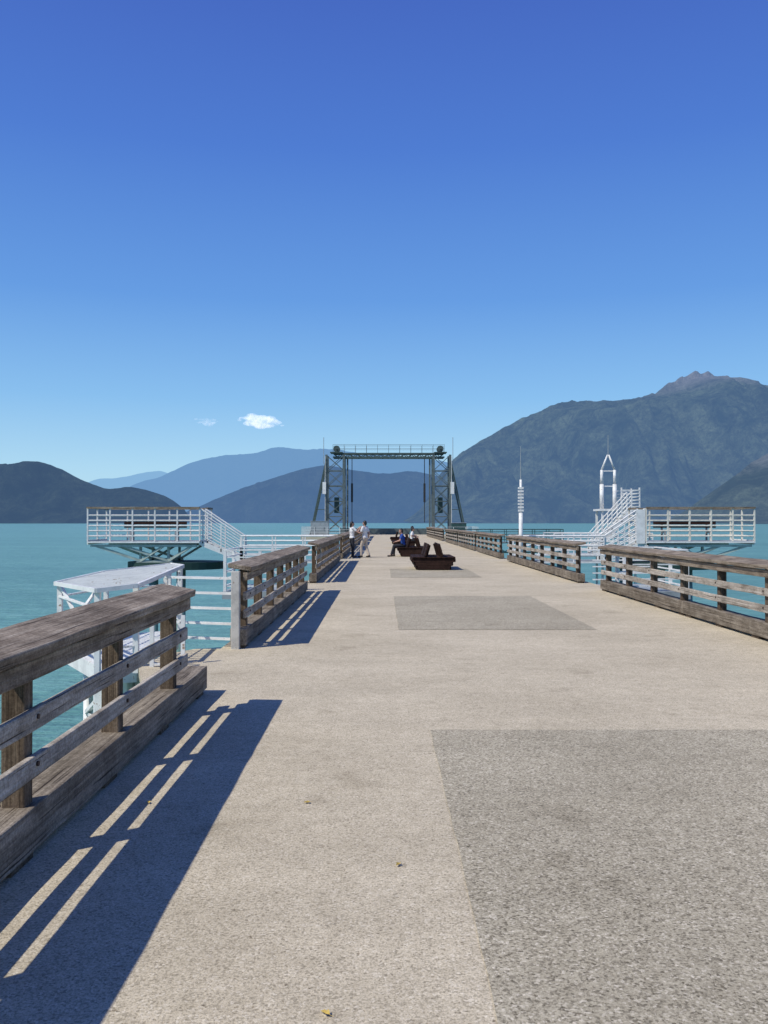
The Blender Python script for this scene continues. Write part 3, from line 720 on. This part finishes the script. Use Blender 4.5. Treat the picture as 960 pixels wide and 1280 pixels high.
def person(loc, rz, J, label, shirt, legs, hairlen=0, shoe=M_SHOE, bare=True, scale=1.0):
    r = empty('person', loc, label, 'person', None, rz); r.scale = (scale,)*3
    V = lambda k: Vector(J[k])
    pel, che, nk, hd = V('pel'), V('che'), V('nk'), V('hd')
    q = MB(); up = (nk-pel).normalized()
    tq = Vector((0,0,1)).rotation_difference(up).to_matrix().to_4x4()
    wa = pel.lerp(che,.5)
    def torso(q, e):
        q.ball(pel, 1, (.155+e,.108+e,.12+e), tq); q.ball(wa, 1, (.125+e,.092+e,.16+e), tq); q.ball(che, 1, (.152+e,.105+e,.17+e), tq)
        for s in ('l','r'): q.limb(che+up*.1, V('sh'+s), .06+e, .052+e)
    torso(q, 0)
    q.limb(nk-up*.05, hd-up*.04, .052, .046)
    q.ball(hd, 1, (.073,.09,.108)); q.ball(hd+Vector((0,.03,-.06)), 1, (.05,.05,.05))
    q.limb(hd+Vector((0,.082,.012)), hd+Vector((0,.104,-.022)), .008, .013)
    for s in (-1,1): q.ball(hd+Vector((s*.074,-.005,-.005)), 1, (.012,.02,.03))
    for s in ('l','r'):
        q.limb(V('sh'+s), V('el'+s), .046, .036); q.limb(V('el'+s), V('wr'+s), .036, .025)
        dd = (V('wr'+s)-V('el'+s)); hand(q, V('wr'+s), dd, Vector((0,-1,.3)) if abs(dd.normalized().y) < .8 else Vector((0,0,1)))
        q.limb(V('hi'+s), V('kn'+s), .078, .052); q.limb(V('kn'+s), V('an'+s), .052, .036)
        q.limb(V('an'+s), V('to'+s), .036, .03)
    body = finish(q.build('body', M_SKIN, r), .009, 3)
    for s in (-1,1): MB().ball(hd+Vector((s*.03,.083,.012)), .0085).build('eye', M_EYE, body)
    q = MB(); q.ball(hd+Vector((0,.087,-.052)), 1, (.022,.007,.007)); q.build('mouth', M_LIP, body)
    q = MB(); q.ball(hd+Vector((0,-.018,.022)), 1, (.083,.092,.108)); q.ball(hd+Vector((0,-.055,-.02)), 1, (.07,.055,.08))
    if hairlen: q.limb(hd+Vector((0,-.06,0)), hd+Vector((0,-.085,-hairlen)), .07, .045)
    finish(q.build('hair', M_HAIR, r), .012)
    q = MB(); torso(q, .016)
    for s in ('l','r'):
        e = V('el'+s).lerp(V('sh'+s), .15 if not bare else .4); q.limb(V('sh'+s), e, .062, .054)
    finish(q.build('shirt', shirt, r), .014)
    q = MB(); q.ball(pel-up*.03, 1, (.172,.125,.13), tq)
    for s in ('l','r'):
        k, a = V('kn'+s), V('an'+s); a2 = k.lerp(a, .93)
        q.limb(V('hi'+s), k, .093, .07); q.limb(k, a2, .07, .056)
    finish(q.build('trousers', legs, r), .014)
    for s in ('l','r'):
        a, t = V('an'+s), V('to'+s); q = MB()
        q.limb(a+Vector((0,-.02,-.03)), t+Vector((0,.01,0)), .045, .038); q.limb(a, a+Vector((0,-.03,-.03)), .045, .045)
        finish(q.build('shoe', shoe, r), .011)
    return r
ST = dict(pel=(0,0,.90), che=(0,.0,1.2), nk=(0,-.01,1.39), hd=(0,.015,1.53), shl=(-.175,0,1.335), shr=(.175,0,1.335),
          ell=(-.22,-.02,1.06), elr=(.22,-.02,1.06), wrl=(-.23,.06,.83), wrr=(.23,.06,.83),
          hil=(-.085,0,.86), hir=(.085,0,.86), knl=(-.1,.02,.47), knr=(.1,.02,.47), anl=(-.11,-.02,.085), anr=(.11,-.02,.085), tol=(-.13,.12,.038), tor=(.13,.12,.038))
def pose(base, **k): d = dict(base); d.update(k); return d
raised = pose(ST, elr=(.27,.18,1.16), wrr=(.14,.36,1.36), ell=(-.27,.16,1.12), wrl=(-.12,.36,1.34), knl=(-.1,.06,.47), anl=(-.12,.1,.085), tol=(-.13,.24,.038))
walk = pose(ST, knl=(-.09,.14,.47), anl=(-.1,.12,.085), tol=(-.11,.26,.038), knr=(.09,-.02,.47), anr=(.1,-.16,.1), tor=(.11,-.04,.038), ell=(-.25,.08,1.07), wrl=(-.14,.28,1.16), elr=(.24,-.1,1.08), wrr=(.22,0,.86))
SIT = dict(pel=(0,0,.55), che=(0,.05,.85), nk=(0,.07,1.04), hd=(0,.11,1.18), shl=(-.175,.06,.985), shr=(.175,.06,.985),
           ell=(-.24,.16,.74), elr=(.24,.16,.74), wrl=(-.13,.36,.68), wrr=(.13,.36,.68),
           hil=(-.09,.03,.53), hir=(.09,.03,.53), knl=(-.12,.42,.5), knr=(.12,.42,.49), anl=(-.12,.55,.085), anr=(.12,.44,.085), tol=(-.12,.69,.038), tor=(.12,.58,.038))
Yp = 39.0
person(((440-478)/F*Yp, Yp, 0), math.radians(-70), raised, 'standing person in white top and dark trousers with both hands raised', M_CW, M_CDK, .12)
person(((456-478)/F*Yp, Yp+.1, 0), math.radians(60), walk, 'standing person in pale beige trousers and white top with dark hair', M_CW, M_CBE, .0, scale=1.02)
person((.98, 40.1, 0), math.radians(88), SIT, 'person in a blue shirt and dark trousers sitting on the second bench, facing left', M_CBL, M_CDK, 0, scale=1.02)
person((1.78, 52.95, 0), math.radians(-90), pose(SIT, elr=(.24,.02,.75), wrr=(.12,.2,.8)), 'person in a white top sitting at the near end of the third bench', M_CW, M_CDK, .1)
person((1.80, 54.7, 0), math.radians(-85), SIT, 'person in a teal shirt sitting at the far end of the third bench', M_CTE, M_CDK, 0, scale=1.06)

# ------------------------------------------------------------------ fallen leaves
def leaf(px, py, a, label):
    Y = EYE*F/(py-653); X = (px-478)/F*Y
    q = MB(); pts = [(0,-.035),(.018,-.015),(.026,.0),(.012,.01),(.018,.026),(0,.045),(-.016,.024),(-.012,.01),(-.026,-.002),(-.018,-.016)]
    c = q.bm.verts.new((0,0,.003)); vv = [q.bm.verts.new((x, y, .007+.012*abs(x)/.026+random.uniform(0,.004))) for x, y in pts]
    for i in range(len(vv)): q.bm.faces.new((c, vv[i], vv[(i+1)%len(vv)]))
    q.tube((0,-.033,.008),(.004,-.065,.006),.0015,n=5)
    o = q.build('fallen_leaf', M_LEAF, None, (X, Y, .004)); o.rotation_euler = (0,0,a); o.scale = (.5,.5,.5); tag(o, label, 'leaf', 'fallen leaves on the deck')
leaf(187,1003,.4,'small yellow leaf lying in the shadow of the nearest left railing')
leaf(385,1003,1.9,'small yellow leaf on bare concrete left of the near dark patch')
leaf(498,1080,2.7,'yellow leaf on the concrete just left of the edge of the near dark patch')
leaf(408,1265,.9,'yellow leaf on the concrete at the bottom edge of the picture')
